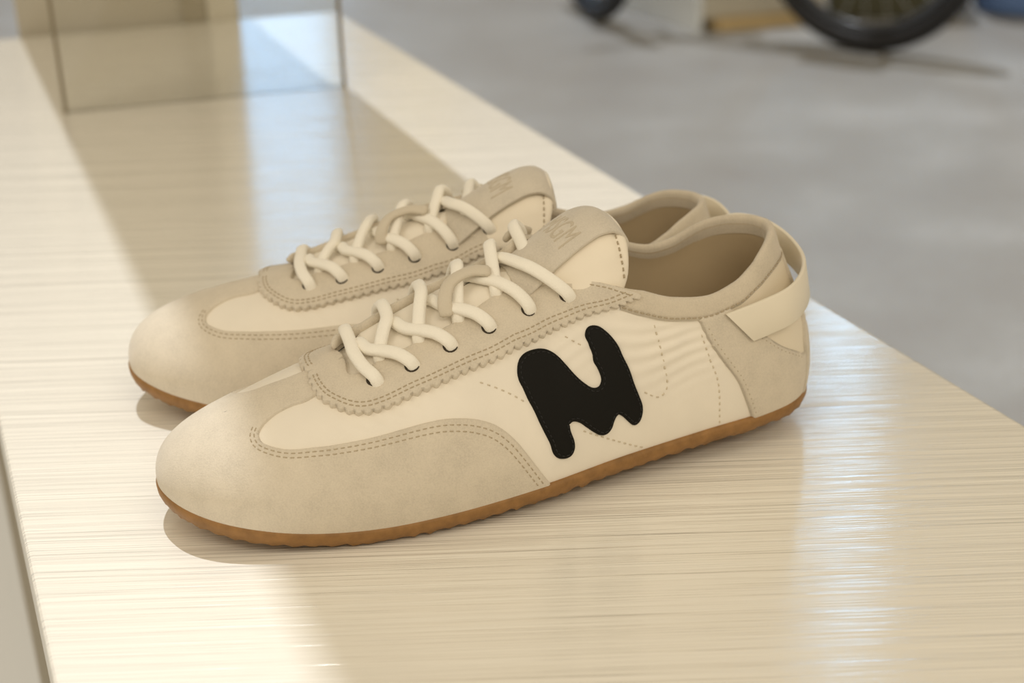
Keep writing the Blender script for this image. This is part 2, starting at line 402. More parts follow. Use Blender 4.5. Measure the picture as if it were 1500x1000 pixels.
WINDOW = [(0.2544, 0.8409), (0.2406, 0.8239), (0.2186, 0.8205), (0.1942, 0.7874), (0.1753, 0.7257), (0.1701, 0.6775), (0.1736, 0.6239), (0.1882, 0.5797), (0.2082, 0.5452), (0.2378, 0.5329), (0.2914, 0.5173), (0.3375, 0.5012), (0.3859, 0.4727), (0.4117, 0.4413), (0.4343, 0.4034), (0.4565, 0.3491), (0.4748, 0.2773), (0.493, 0.1758), (0.5093, 0.072), (0.5202, 0.0)]
MEDWIN = [(0.1561, 0.8427), (0.1745, 0.9284), (0.2053, 0.9883), (0.2279, 1.0)]
EYE_LOW = [(0.2559, 1.0), (0.2552, 0.9112), (0.2618, 0.8089), (0.275, 0.7377), (0.2918, 0.678), (0.309, 0.6467), (0.3354, 0.6319), (0.3671, 0.6299), (0.3999, 0.6203), (0.4332, 0.6135), (0.4735, 0.6016), (0.5194, 0.6311), (0.5673, 0.7132), (0.6003, 0.7805), (0.6336, 0.8456), (0.6601, 0.9514)]
SLOT = [(0.3079, 0.9796), (0.3043, 0.8866), (0.3128, 0.8672), (0.3351, 0.8694), (0.3462, 0.8779), (0.3741, 0.8601), (0.3999, 0.8517), (0.4225, 0.8439), (0.4439, 0.8381), (0.4807, 0.856), (0.5266, 0.8951), (0.5466, 0.9457)]
EYELETS = [(0.3296, 0.7848), (0.375, 0.7522), (0.4227, 0.7413), (0.473, 0.7291), (0.5265, 0.7655), (0.5817, 0.8724)]
COUNTER = [(0.7338, 0.8249), (0.748, 0.6494), (0.7712, 0.4514), (0.7921, 0.2964), (0.8039, 0.1711), (0.8186, 0.0)]
COUNTER_TOP = [(0.786, 0.8236), (0.7953, 0.7514), (0.8215, 0.582), (0.8445, 0.4747), (0.8711, 0.3617), (0.9102, 0.2406)]
STRIP = [(0.931, 0.3864), (0.9196, 0.2885), (0.9197, 0.1983), (0.9288, 0.0701), (0.9098, 0.0217)]
SEAM = [(0.6376, 0.8329), (0.6566, 0.8211), (0.6824, 0.8128), (0.71, 0.823), (0.7395, 0.8272), (0.7719, 0.8338), (0.8011, 0.8257), (0.8321, 0.8307), (0.8756, 0.8198), (0.9549, 0.7861)]
LETTER = [(0.4944, 0.5221), (0.4984, 0.556), (0.5083, 0.5848), (0.5235, 0.5991), (0.5376, 0.5978), (0.5501, 0.5753), (0.5599, 0.5342), (0.5696, 0.4862), (0.5802, 0.4458), (0.5903, 0.4199), (0.5984, 0.4219), (0.6026, 0.4487), (0.6013, 0.4947), (0.5969, 0.5356), (0.5963, 0.587), (0.5939, 0.6274), (0.5921, 0.668), (0.5957, 0.7045), (0.6026, 0.7221), (0.6109, 0.7208), (0.6183, 0.6974), (0.6254, 0.6607), (0.631, 0.6174), (0.6351, 0.5614), (0.6409, 0.4985), (0.6454, 0.4213), (0.6506, 0.3543), (0.6549, 0.2915), (0.6538, 0.2375), (0.6493, 0.2001), (0.6418, 0.1868), (0.6343, 0.2144), (0.6264, 0.2514), (0.62, 0.2658), (0.6144, 0.2393), (0.6104, 0.2051), (0.6031, 0.1807), (0.5944, 0.1798), (0.5846, 0.2059), (0.5752, 0.2383), (0.566, 0.2684), (0.5581, 0.2795), (0.5521, 0.2728), (0.5518, 0.246), (0.5553, 0.1985), (0.5552, 0.1577), (0.5501, 0.1271), (0.5413, 0.1187), (0.5314, 0.1298), (0.5247, 0.1597), (0.5219, 0.2059), (0.517, 0.2511), (0.5113, 0.3043), (0.5061, 0.3595), (0.5008, 0.4043), (0.4973, 0.4492), (0.494, 0.485)]
QUILT = [[(0.6759, 0.7822), (0.6814, 0.644), (0.6872, 0.4938), (0.6896, 0.3748), (0.6799, 0.322), (0.6539, 0.3743)], [(0.7366, 0.7261), (0.7502, 0.5177), (0.764, 0.3315), (0.7706, 0.01)], [(0.565, 0.6634), (0.5886, 0.611)], [(0.4437, 0.5474), (0.4759, 0.4592), (0.5, 0.3879)], [(0.5677, 0.2322), (0.6076, 0.1449), (0.6567, 0.0294)]]
# ------------------------------------------------------------------ sneaker builder
LU, LT = .31, .075
def metric(P): P = np.asarray(P, float); return P * [LU, LT]
def resample(P, step):
    P = np.asarray(P, float); d = np.linalg.norm(np.diff(P, axis=0), axis=1); s = np.r_[0, np.cumsum(d)]
    n = max(2, int(round(s[-1] / step)) + 1); q = np.linspace(0, s[-1], n)
    return np.stack([np.interp(q, s, P[:, k]) for k in range(P.shape[1])], -1)
def smooth_uv(P, n=8): return catmull(metric(P), n) / [LU, LT]
def offset_uv(P, d):
    """shift an open uv path sideways by d metres (left of travel is positive)"""
    M_ = metric(P); t = np.gradient(M_, axis=0); t /= np.linalg.norm(t, axis=1, keepdims=True) + 1e-12
    return (M_ + np.stack([-t[:, 1], t[:, 0]], -1) * d) / [LU, LT]
def inside(pts, loop):
    x, y = pts[:, 0][:, None], pts[:, 1][:, None]; a = loop; b = np.roll(loop, -1, 0)
    c = ((a[:, 1] > y) != (b[:, 1] > y)) & (x < (b[:, 0] - a[:, 0]) * (y - a[:, 1]) / (b[:, 1] - a[:, 1] + 1e-15) + a[:, 0])
    return c.sum(1) % 2 == 1
def seg_dist(pts, A, B):
    if len(A) == 0: return np.full(len(pts), 1.)
    out = np.full(len(pts), 9.)
    for i in range(0, len(pts), 800):
        p = pts[i:i + 800][:, None]; ab = B - A
        u = np.clip(((p - A) * ab).sum(-1) / ((ab ** 2).sum(-1) + 1e-18), 0, 1)
        out[i:i + 800] = np.sqrt((((p - A) - u[..., None] * ab) ** 2).sum(-1)).min(1)
    return out
class Shoe:
    def __init__(self, root, mirror, tilt, ryk, zv, near):
        global TILT_K, RY_K, ZV
        TILT_K, RY_K, ZV = tilt, ryk, zv
        self.root, self.mirror, self.near, self.far = root, mirror, near, -near
    def put(self, name, V, Fc, mat, parent=None, weld=0, recalc=True, smooth=True, kind=None):
        V = np.array(V, float)
        if self.mirror: V = V * [1, -1, 1]
        me = mesh_from(name, V, Fc, smooth)
        if recalc: fix_normals(me, weld)
        o = new_obj(name, me, mat, parent or self.root)
        if kind: o['kind'] = kind
        return o
    def grid(self, G, name, mat, close_u=False, close_v=False, **k):
        nu, nv = G.shape[:2]; V = G.reshape(-1, 3); Fc = []
        for i in range(nu if close_u else nu - 1):
            for j in range(nv if close_v else nv - 1):
                Fc.append((i * nv + j, ((i + 1) % nu) * nv + j, ((i + 1) % nu) * nv + (j + 1) % nv, i * nv + (j + 1) % nv))
        return self.put(name, V, Fc, mat, **k)
    def panel(self, name, halves, z0, thick, mat, bevel=.0009, step=.0032, fstep=.0011, lift=None, parent=None, weld=1e-4):
        """halves: list of (side, [(path_uv, is_seam), ...]) closed loops on one half of the upper"""
        VV, FF, n0 = [], [], 0
        for side, parts in halves:
            pts, free = [], []
            for path, seam in parts:
                r = resample(metric(path), .0025 if seam else fstep)
                pts.append(r[:-1]); free += [not seam] * (len(r) - 1)
            loop = np.vstack(pts); free = np.array(free)
            A, B = loop[free], np.roll(loop, -1, 0)[free]
            area = (loop[:, 0] * np.roll(loop[:, 1], -1) - np.roll(loop[:, 0], -1) * loop[:, 1]).sum()
            ab = B - A; nrm = np.stack([-ab[:, 1], ab[:, 0]], -1) / (np.linalg.norm(ab, axis=1, keepdims=True) + 1e-12) * (1 if area > 0 else -1)
            cand = [(A + B) / 2 + nrm * bevel * k for k in (.35, 1.05)]
            lo, hi = loop.min(0), loop.max(0)
            gx, gy = np.meshgrid(np.arange(lo[0], hi[0], step), np.arange(lo[1], hi[1], step))
            gx = gx + (np.arange(gx.shape[0]) % 2)[:, None] * step / 2
            g = np.stack([gx.ravel(), gy.ravel()], -1); g = g[inside(g, loop)]
            Ls, Le = loop, np.roll(loop, -1, 0)
            g = g[seg_dist(g, Ls, Le) > max(bevel * 1.4, step * .45)]
            c = np.vstack(cand) if len(A) else np.zeros((0, 2)); c = c[inside(c, loop)] if len(c) else c
            if len(c): c = c[seg_dist(c, Ls, Le) > bevel * .25]
            allp = np.vstack([loop, c, g])
            r = delaunay_2d_cdt([Vector(p) for p in allp], [], [list(range(len(loop)))], 1, 1e-7)
            P = np.array([(v.x, v.y) for v in r[0]]); T = [tuple(f) for f in r[2]]
            d = seg_dist(P, A, B); x = np.clip(d / bevel, 0, 1)
            h = z0 + thick * np.sqrt(np.clip(1 - (1 - x) ** 2, 0, 1)); h[d < 1e-6] = min(0, z0) - .0002
            uv_ = P / [LU, LT]; uv_[:, 0] = np.clip(uv_[:, 0], 0, 1); uv_[:, 1] = np.clip(uv_[:, 1], 0, 1)
            if lift is not None: h = h + lift(uv_[:, 0], uv_[:, 1], side)
            VV.append(S(uv_[:, 0], uv_[:, 1], side) + N(uv_[:, 0], uv_[:, 1], side) * h[:, None])
            FF += [tuple(i + n0 for i in f) for f in T]; n0 += len(P)
        return self.put(name, np.vstack(VV), FF, mat, parent=parent, weld=weld)
    def on(self, u, t, side, h=0): return S(np.array(u), np.array(t), side) + N(np.array(u), np.array(t), side) * h
    def stitches(self, paths, h, mat, pitch=.0027, dash=.0016, w=.00028, parent=None, lift=None, name='stitching'):
        V, Fc = [], []
        for side, P in paths:
            P = resample(metric(P), .0005) / [LU, LT]
            hh = h + (lift(P[:, 0], P[:, 1], side) if lift is not None else 0)
            X = S(P[:, 0], P[:, 1], side); Nn = N(P[:, 0], P[:, 1], side); X = X + Nn * (np.zeros(len(P)) + hh)[:, None]
            s = np.r_[0, np.cumsum(np.linalg.norm(np.diff(X, axis=0), axis=1))]
            q = np.arange(pitch * .3, s[-1] - dash, pitch)
            f = lambda a, M_: np.stack([np.interp(a, s, M_[:, k]) for k in range(3)], -1)
            for a0 in q:
                a, b_ = f(a0, X), f(a0 + dash, X); n = f(a0, Nn); n /= np.linalg.norm(n); t = b_ - a; t /= np.linalg.norm(t) + 1e-12
                sd = np.cross(n, t); k = len(V)
                for e, m_ in ((a, 0.), ((a + b_) / 2, 1.), (b_, 0.)):
                    for z, y in ((-.0004, -w), (-.0004, w), (.00006 + .00016 * m_, w * .7), (.00006 + .00016 * m_, -w * .7)):
                        V.append(e + n * z + sd * y)
                for j in (0, 1):
                    for i in range(4): Fc.append((k + j * 4 + i, k + j * 4 + (i + 1) % 4, k + j * 4 + 4 + (i + 1) % 4, k + j * 4 + 4 + i))
                Fc += [(k, k + 1, k + 2, k + 3), (k + 8, k + 9, k + 10, k + 11)]
        if V: return self.put(name, V, Fc, mat, parent=parent, kind='stuff')
    def tube(self, name, pts, ra, rb, ups, mat, seg=10, n=8, parent=None, taper=0):
        P = catmull(np.array(pts, float), n); Uq = catmull(np.array(ups, float), n)
        t = np.gradient(P, axis=0); t /= np.linalg.norm(t, axis=1, keepdims=True) + 1e-12
        sd = np.cross(t, Uq); sd /= np.linalg.norm(sd, axis=1, keepdims=True) + 1e-12; up = np.cross(sd, t)
        an = np.linspace(0, 2 * np.pi, seg, endpoint=False); ca, sa = np.cos(an), np.sin(an)
        ca = np.sign(ca) * abs(ca) ** .8; sa = np.sign(sa) * abs(sa) ** .8
        k = np.ones(len(P)); 
        if taper: k = np.clip(np.minimum(np.arange(len(P)), np.arange(len(P))[::-1]) / taper + .55, 0, 1)
        G = P[:, None] + sd[:, None] * (ca * ra)[None, :, None] * k[:, None, None] + up[:, None] * (sa * rb)[None, :, None] * k[:, None, None]
        nu, nv = G.shape[:2]; V = list(G.reshape(-1, 3)); Fc = []
        for i in range(nu - 1):
            for j in range(nv): Fc.append((i * nv + j, (i + 1) * nv + j, (i + 1) * nv + (j + 1) % nv, i * nv + (j + 1) % nv))
        Fc += [tuple(range(nv)), tuple(range((nu - 1) * nv, nu * nv))]
        return self.put(name, V, Fc, mat, parent=parent)

def outline_ring(off, n=320):
    """closed plan outline grown by off; returns x,y in order"""
    h = np.vstack([_half[-1][:-1], _half[1][::-1][:-1]])
    s = np.r_[0, np.cumsum(np.linalg.norm(np.diff(np.vstack([h, h[:1]]), axis=0), axis=1))]
    hp = np.vstack([h, h[:1]]); q = np.linspace(0, s[-1], n, endpoint=False)
    P = np.stack([np.interp(q, s, hp[:, k]) for k in range(2)], -1)
    t = np.roll(P, -1, 0) - np.roll(P, 1, 0); t /= np.linalg.norm(t, axis=1, keepdims=True)
    nn = np.stack([t[:, 1], -t[:, 0]], -1)
    c = P.mean(0)
    if (nn * (P - c)).sum() < 0: nn = -nn
    return P + nn * off

def build_sneaker(name, label, mat_w, mirror, tilt, ryk, zv, near):
    root = bpy.data.objects.new(name, None); COL.objects.link(root); root.empty_display_size = .05
    root.matrix_world = mat_w
    tag(root, label, 'sneaker', 'pair of cream sneakers on the display table')
    sh = Shoe(root, mirror, tilt, ryk, zv, near); far = -near
    # --- outsole: gum rubber, slightly proud of the upper, with a worn lower edge
    n = 320; rings = []
    wob = .0003 * np.sin(np.arange(n) * 1.7) + .0003 * RNG.standard_normal(n)
    for off, dz in ((-.006, .0012), (-.0012, .0014), (.0011, .0010), (.0019, -.0004), (.0017, -.0030), (.0008, -.0052), (-.0018, -.0064), (-.008, -.0065)):
        xy = outline_ring(off, n); z = zwelt(np.clip(xy[:, 0], 0, .285)) + dz
        if dz < -.004: z = z + wob * (1 if dz > -.006 else .4) * (xy[:, 0] > -1)
        rings.append(np.c_[xy, np.maximum(z, .0) if dz < -.006 else z])
    G = np.array(rings); nv = n; V = list(G.reshape(-1, 3)); Fc = []
    for i in range(len(rings) - 1):
        for j in range(n): Fc.append((i * n + j, (i + 1) * n + j, (i + 1) * n + (j + 1) % n, i * n + (j + 1) % n))
    for base in (0, (len(rings) - 1) * n):
        for j in range(n // 2 - 1): Fc.append((base + j, base + j + 1, base + n - 2 - j, base + n - 1 - j))
    sh.put('outsole', V, Fc, M_GUM)
    # --- upper base of cream nylon with soft creases in the quarter
    u = np.r_[np.linspace(0, .2, 50)[:-1], np.linspace(.2, 1, 260)]; t = np.linspace(0, 1, 64)
    uu, tt = np.meshgrid(u, t, indexing='ij')
    VV, FF, n0 = [], [], 0
    for sd in (-1, 1):
        P = S(uu, tt, sd); Nn = N(uu, tt, sd)
        x = uu * LU; y = tt * LT
        env = np.exp(-(((uu - .69) / .065) ** 2 + ((tt - .62) / .20) ** 2)); ph = (y - .30 * x) * 2 * np.pi / .0062 + 1.6 * np.sin(x * 160)
        env2 = np.exp(-(((uu - .56) / .05) ** 2 + ((tt - .60) / .10) ** 2)); ph2 = (y - .55 * x) * 2 * np.pi / .0050
        env3 = np.exp(-(((uu - .34) / .07) ** 2 + ((tt - .57) / .05) ** 2))
        h = .00055 * env * np.sin(ph) + .0004 * env2 * np.sin(ph2) + .0003 * env3 * np.sin((x + y) * 900)
        sl = np.clip((uu - .31) / .03, 0, 1) * np.clip((.56 - uu) / .05, 0, 1); kt = np.clip((tt - .84) / .10, 0, 1); kt = kt * kt * (3 - 2 * kt)
        h += sl * (.0028 * kt + (sd == far) * .0022 * np.exp(-((tt - .90) / .05) ** 2) * np.clip((1 - tt) / .04, 0, 1))
        P = P + Nn * h[..., None]
        VV.append(P.reshape(-1, 3)); nu, nv = uu.shape
        for i in range(nu - 1):
            for j in range(nv - 1): FF.append((n0 + i * nv + j, n0 + (i + 1) * nv + j, n0 + (i + 1) * nv + j + 1, n0 + i * nv + j + 1))
        n0 += nu * nv
    sh.put('upper', np.vstack(VV), FF, M_FABRIC, weld=1e-4)
    # --- toe overlay of suede, T-shaped over the vamp with long wings
    WIN = {near: WINDOW, far: [(.2544, .950), (.228, .945), (.205, .925), (.1745, .885), (.158, .82), (.1545, .74), (.163, .65)] + WINDOW[7:]}
    def toe_half(sd):
        win = WIN[sd]
        w = smooth_uv(win, 6)
        end = [(.300, win[0][1] + .01), (.300, 1.0)]
        return (sd, [(np.array([(0, 0), (win[-1][0], 0)]), True), (w[::-1], False), (np.array([win[0], end[0], end[1]]), False), (np.array([(.300, 1), (0, 1)]), True), (np.array([(0, 1), (0, 0)]), True)])
    sh.panel('toe_overlay', [toe_half(-1), toe_half(1)], .0001, .0011, M_SUEDE, bevel=.0010, weld=2.5e-4)
    rows = []
    for sd in (-1, 1):
        w = smooth_uv(WIN[sd][4 if sd == near else 6:], 6)
        for d in (.0022, .0042):
            k = offset_uv(w, -d); k = k[(k[:, 1] > .004)]; rows.append((sd, k))
    sh.stitches(rows, .0012, M_THREAD)
    # --- eyestay with pinked lower edge, joined round the front of the throat
    def lift(u_, t_, sd):
        k = np.clip((t_ - .80) / .10, 0, 1); k = k * k * (3 - 2 * k)
        e = np.clip((u_ - .30) / .05, 0, 1) * np.clip((.62 - u_) / .05, 0, 1)
        return k * e * (.0045 if sd == far else .0004)
    low = smooth_uv(EYE_LOW, 12)
    lm = resample(metric(low), .00042); sarc = np.arange(len(lm)) * .00042
    tg = np.gradient(lm, axis=0); tg /= np.linalg.norm(tg, axis=1, keepdims=True)
    nrm = np.stack([tg[:, 1], -tg[:, 0]], -1)
    fade = np.clip(sarc / .004, 0, 1)
    pink = (lm + nrm * (.0013 * np.abs(np.sin(np.pi * sarc / .0037)) * fade)[:, None]) / [LU, LT]
    slot = smooth_uv([(.3075, 1.0)] + SLOT + [(.562, 1.0)], 5)
    slot[:, 1] = np.minimum(slot[:, 1], 1)
    def eye_half(sd):
        top = np.array([(.562, 1.0), (.60, 1.0), (.640, 1.0), (.664, .99)])
        u0_, u1_ = EYE_LOW[0][0], .3075
        return (sd, [(pink, False), (np.array([tuple(pink[-1]), (.666, .965), (.664, .99)]), False), (top[::-1], False), (slot[::-1], False), (np.array([(u1_, 1.), (u0_, 1.)]), True)])
    sh.panel('eyestay', [eye_half(-1), eye_half(1)], .0012, .0013, M_SUEDE, bevel=.0007, step=.0028, fstep=.0006, lift=lift)
    rows = []
    for sd in (-1, 1):
        for d in (.0018, .0034): rows.append((sd, offset_uv(low, d)[4:]))
        rows.append((sd, np.array([(.610, .965), (.63, .965), (.655, .955)])))
    sh.stitches(rows, .0026, M_THREAD, pitch=.0025, lift=lift)
    # rolled inner edge of the eyestay on the side that stands up
    ru = np.linspace(.300, .575, 24); rt = np.interp(ru, [p[0] for p in SLOT[2:]] + [.575], [p[1] for p in SLOT[2:]] + [.985]) + .012
    rt[0] += .05; rp = [sh.on(a, min(b, .995), far, .0050) for a, b in zip(ru, rt)]; rup = [N(np.array(a), np.array(min(b, .995)), far) for a, b in zip(ru, rt)]
    sh.tube('eyestay_edge', rp, .0016, .0022, rup, M_SUEDE, n=4, taper=5)
    # --- heel counter, smooth heel panel, back strip
    for sd in (-1, 1): sh.panel('heel_panel', [(sd, [(np.array([(.775, .88)] + [(a, b - .05) for a, b in COUNTER_TOP] + [(.945, .20), (.95, .86), (.775, .88)]), False)])], .0, .0006, M_LEATHER, bevel=.0006)
    ct = smooth_uv(COUNTER, 6); cp = smooth_uv(COUNTER_TOP, 6)
    for sd in (-1, 1): sh.panel('heel_counter', [(sd, [(ct, False), (np.array([(ct[-1][0], 0), (.935, 0)]), True), (np.array([(.935, 0), (.935, .215), tuple(cp[-1])]), False), (cp[::-1], False), (np.array([tuple(cp[0]), (.78, .86), (.735, .86), tuple(ct[0])]), False)])], .0003, .0011, M_SUEDE, bevel=.0009)
    rows = []
    for sd in (-1, 1):
        rows.append((sd, offset_uv(ct[2:], .0022))); rows.append((sd, offset_uv(cp, -.0018)))
    sh.stitches(rows, .00125, M_THREAD)
    st = smooth_uv([(.940, .84), (.933, .60)] + STRIP[:3] + [(.9185, .10), (.916, 0)], 6)
    sh.panel('back_strip', [(sd, [(st, False), (np.array([(.916, 0), (1, 0)]), True), (np.array([(1, 0), (1, .84)]), True), (np.array([(1, .84), (.940, .84)]), False)]) for sd in (-1, 1)], .0008, .0010, M_SUEDE, bevel=.0008)
    # --- letter patch in black leather, one on each side
    L_uv = np.array(LETTER); Lc = catmull(metric(L_uv), 4, True) / [LU, LT]; Lc = np.vstack([Lc, Lc[:1]])
    for sd in (-1, 1):
        p = sh.panel('letter_patch', [(sd, [(Lc, False)])], .0, .0013, M_BLACK, bevel=.0008, step=.0026, fstep=.0007)
        tag(p, 'black leather letter M with stitched outline')
        area = (Lc[:-1, 0] * Lc[1:, 1] - Lc[1:, 0] * Lc[:-1, 1]).sum()
        sh.stitches([(sd, offset_uv(Lc, .0013 * (1 if area > 0 else -1)))], .0013, M_BLACK_THREAD, pitch=.0022, dash=.0015, parent=p)
    sh.stitches([(sd, smooth_uv(q_, 6)) for q_ in QUILT for sd in (-1, 1)], .00025, mat_thread_pale, pitch=.0030, dash=.0012, w=.0003, name='quilting')
    # --- collar binding rolled over the rim, lining, insole
    U_ = np.linspace(.640, 1, 90)
    st_u = [p[0] for p in SEAM] + [1.]; st_t = [p[1] for p in SEAM] + [.79]
    for sd in (-1, 1):
        ts = np.interp(U_, st_u, st_t); rows_ = []
        one = np.ones_like(U_); Tn = N(U_, one * .97, sd); Tp = S(U_, one, sd)
        up = Tp - S(U_, one * .95, sd); up /= np.linalg.norm(up, axis=1, keepdims=True)
        k = np.clip((U_ - .640) / .03, .25, 1)[:, None]
        for t_, h in ((ts, -.0004), (ts, .0009), (ts * .7 + .3, .0014), (ts * .35 + .65, .0014), (one * .985, .0012)):
            rows_.append(S(U_, t_, sd) + N(U_, np.minimum(t_, .97), sd) * h * (k[:, 0] * .5 + .5)[:, None])
        for a, b in ((.0008, .0010), (-.0004, .0016), (-.0016, .0014), (-.0027, .0002), (-.0031, -.0026), (-.0029, -.0066)):
            rows_.append(Tp + Tn * a + up * b * k)
        G = np.stack(rows_, 1)
        o = sh.grid(G, 'collar_binding', M_COLLAR)
        sh.stitches([(sd, np.c_[U_, ts + .02])], .0014, M_THREAD, pitch=.0026, parent=o)
        # lining
        ul = np.linspace(.42, 1, 80); tl = np.linspace(.02, .97, 26); a, b = np.meshgrid(ul, tl, indexing='ij')
        P = S(a, b, sd) - N(a, b, sd) * (.0026 + .0004 * np.clip((b - .8) / .15, 0, 1))[..., None]
        sh.grid(P, 'lining', M_LINING)
    xy = outline_ring(-.005, 120); z = zwelt(np.clip(xy[:, 0], 0, .285)) + .004
    Vi = list(np.c_[xy, z]); Fi = [(j, j + 1, 118 - j, 119 - j) for j in range(59)]
    sh.put('insole', Vi, Fi, M_INSOLE)
    # --- tongue: padded flap rising out of the throat
    sx = np.array([.118, .135, .150, .165, .178, .188, .1945, .1980]); sz = np.array([.0665, .0738, .0800, .0868, .0925, .0958, .0958, .0940]) - np.clip((.16 - sx) / .06, 0, 1) * zv
    kap = np.array([60, 50, 44, 34, 20, 15, 14, 14.]); k4 = np.array([0, 0, 0, 8e3, 22e3, 30e3, 30e3, 30e3]); wid = np.array([.010, .011, .013, .0200, .0255, .0265, .0240, .0165])
    Y0_ = .002
    def tongue(l, w):
        a = smooth_interp(l, np.linspace(0, 1, 8), np.c_[sx, sz, kap, wid, k4]); y = w * a[..., 3]
        return np.stack([a[..., 0] + 0 * y, Y0_ + y, a[..., 1] - a[..., 2] * y * y - a[..., 4] * y ** 4], -1)
    ll = np.linspace(0, 1, 40); ww = np.sin(np.linspace(-1, 1, 33) * np.pi / 2)
    a, b = np.meshgrid(ll, ww, indexing='ij'); P = tongue(a, b)
    du = np.gradient(P, axis=0); dv = np.gradient(P, axis=1); nn = np.cross(du, dv); nn /= np.linalg.norm(nn, axis=-1, keepdims=True) + 1e-12
    nn *= np.sign(nn[..., 2:3].mean())
    g = np.clip(1 - np.abs(b) ** 6, 0, 1) ** .5 * np.clip((1 - a) / .06, 0, 1) ** .5
    g = np.minimum(g, 1) * (1 - .28 * np.exp(-((np.maximum(np.abs(b), (a - .2) / .76) - .82) / .035) ** 2))
    th = .0052
    top, bot = P + nn * (g * th * .5)[..., None], P - nn * (g * th * .5)[..., None]
    tg_ = sh.put('tongue', np.vstack([top.reshape(-1, 3), bot.reshape(-1, 3)]),
        [(k * 1320 + i * 33 + j, k * 1320 + (i + 1) * 33 + j, k * 1320 + (i + 1) * 33 + j + 1, k * 1320 + i * 33 + j + 1) for k in (0, 1) for i in range(39) for j in range(32)], M_TONGUE, weld=4e-5)
    # stitches round the end of the tongue
    V, Fc = [], []
    ang = np.linspace(-1, 1, 61)
    pth = [(.2 + .76 * .82, w_) for w_ in np.linspace(-.78, .78, 40)]
    pth = [(.845 - .05 * abs(w_) ** 3, w_) for w_ in np.linspace(-.96, .96, 60)]
    L_, W_ = np.array([p[0] for p in pth]), np.array([p[1] for p in pth])
    X = tongue(L_, W_); e = 1e-3
    n_ = np.cross(tongue(L_ + e, W_) - tongue(L_ - e, W_), tongue(L_, W_ + e) - tongue(L_, W_ - e)); n_ /= np.linalg.norm(n_, axis=1, keepdims=True); n_ *= np.sign(n_[:, 2:3])
    X = X + n_ * .0022
    s = np.r_[0, np.cumsum(np.linalg.norm(np.diff(X, axis=0), axis=1))]; f = lambda q, M_: np.stack([np.interp(q, s, M_[:, k]) for k in range(3)], -1)
    for a0 in np.arange(.001, s[-1] - .002, .0028):
        A_, B_, nv_ = f(a0, X), f(a0 + .0015, X), f(a0, n_); t_ = B_ - A_; t_ /= np.linalg.norm(t_); sd_ = np.cross(nv_, t_); k = len(V)
        for e_ in (A_, B_):
            for zz, yy in ((-.0006, -.0003), (-.0006, .0003), (.0003, .0002), (.0003, -.0002)): V.append(e_ + nv_ * zz + sd_ * yy)
        Fc += [(k, k + 1, k + 2, k + 3), (k + 4, k + 5, k + 6, k + 7)] + [(k + i, k + (i + 1) % 4, k + 4 + (i + 1) % 4, k + 4 + i) for i in range(4)]
    sh.put('stitching', V, Fc, M_THREAD, parent=tg_, kind='stuff')
    # --- suede tab lying along the tongue and folded over its end
    px = np.array([.150, .160, .169, .178, .1865, .1930, .1975, .1985, .1945, .1880]); pz = np.interp(px[:5], sx, sz) + np.array([.0030, .0036, .0040, .0040, .0040])
    pz = np.r_[pz, .0992, .0958, .0915, .0888, .0880]
    ypos = np.linspace(-.0165, .0185, 19)
    C_ = catmull(np.c_[px, pz], 6); kk = np.interp(np.arange(len(C_)), np.linspace(0, len(C_) - 1, 10), [40, 32, 24, 19, 16, 15, 15, 15, 15, 15])
    G = np.stack([np.stack([np.full(19, c_[0]), Y0_ + ypos, c_[1] - k_ * ypos ** 2], -1) for c_, k_ in zip(C_, kk)])
    du = np.gradient(G, axis=0); dv = np.gradient(G, axis=1); nn = np.cross(du, dv); nn /= np.linalg.norm(nn, axis=-1, keepdims=True) + 1e-12
    if nn[5, 9, 2] < 0: nn = -nn
    tabG = G; tabN = nn
    top, bot = G + nn * .0008, G - nn * .0008
    nr, nc = G.shape[:2]; V = np.vstack([top.reshape(-1, 3), bot.reshape(-1, 3)]); o_ = nr * nc; Fc = []
    for i in range(nr - 1):
        for j in range(nc - 1):
            a_, b_, c_, d_ = i * nc + j, (i + 1) * nc + j, (i + 1) * nc + j + 1, i * nc + j + 1
            Fc += [(a_, b_, c_, d_), (o_ + d_, o_ + c_, o_ + b_, o_ + a_)]
    for i in range(nr - 1):
        for j in (0, nc - 1): Fc.append((i * nc + j, (i + 1) * nc + j, o_ + (i + 1) * nc + j, o_ + i * nc + j))
    for j in range(nc - 1):
        for i in (0, nr - 1): Fc.append((i * nc + j, i * nc + j + 1, o_ + i * nc + j + 1, o_ + i * nc + j))
    tabo = sh.put('tongue_tab', V, Fc, M_SUEDE_TAB)
    md = tabo.modifiers.new('edge', 'BEVEL'); md.width = .0004; md.segments = 2; md.limit_method = 'ANGLE'
    # embossed lettering across the tab, read from the toe
    cu = bpy.data.curves.new('lettering', 'FONT'); cu.body = 'MSGM'; cu.size = 1; cu.align_x = 'CENTER'; cu.extrude = .1
    to = bpy.data.objects.new('tmp', cu); COL.objects.link(to); bpy.context.view_layer.update()
    tm = bpy.data.meshes.new_from_object(to.evaluated_get(bpy.context.evaluated_depsgraph_get()))
    bm = bmesh.new(); bm.from_mesh(tm); bmesh.ops.triangulate(bm, faces=bm.faces); bmesh.ops.subdivide_edges(bm, edges=[e_ for e_ in bm.edges if e_.calc_length() > .2], cuts=2); 
    TV = np.array([v.co[:] for v in bm.verts]); TF = [[v.index for v in f_.verts] for f_ in bm.faces]; bm.free()
    bpy.data.objects.remove(to); bpy.data.meshes.remove(tm)
    wtxt = TV[:, 0].max() - TV[:, 0].min(); htxt = TV[:, 1].max()
    sgn = 1 if not mirror else -1                      # keep it readable on the mirrored shoe
    yy = -sgn * TV[:, 0] / wtxt * .0200 - sgn * .0015; ii = np.interp(TV[:, 1] / htxt, [0, 1], [13.0, 20.0])   # rows of the tab grid
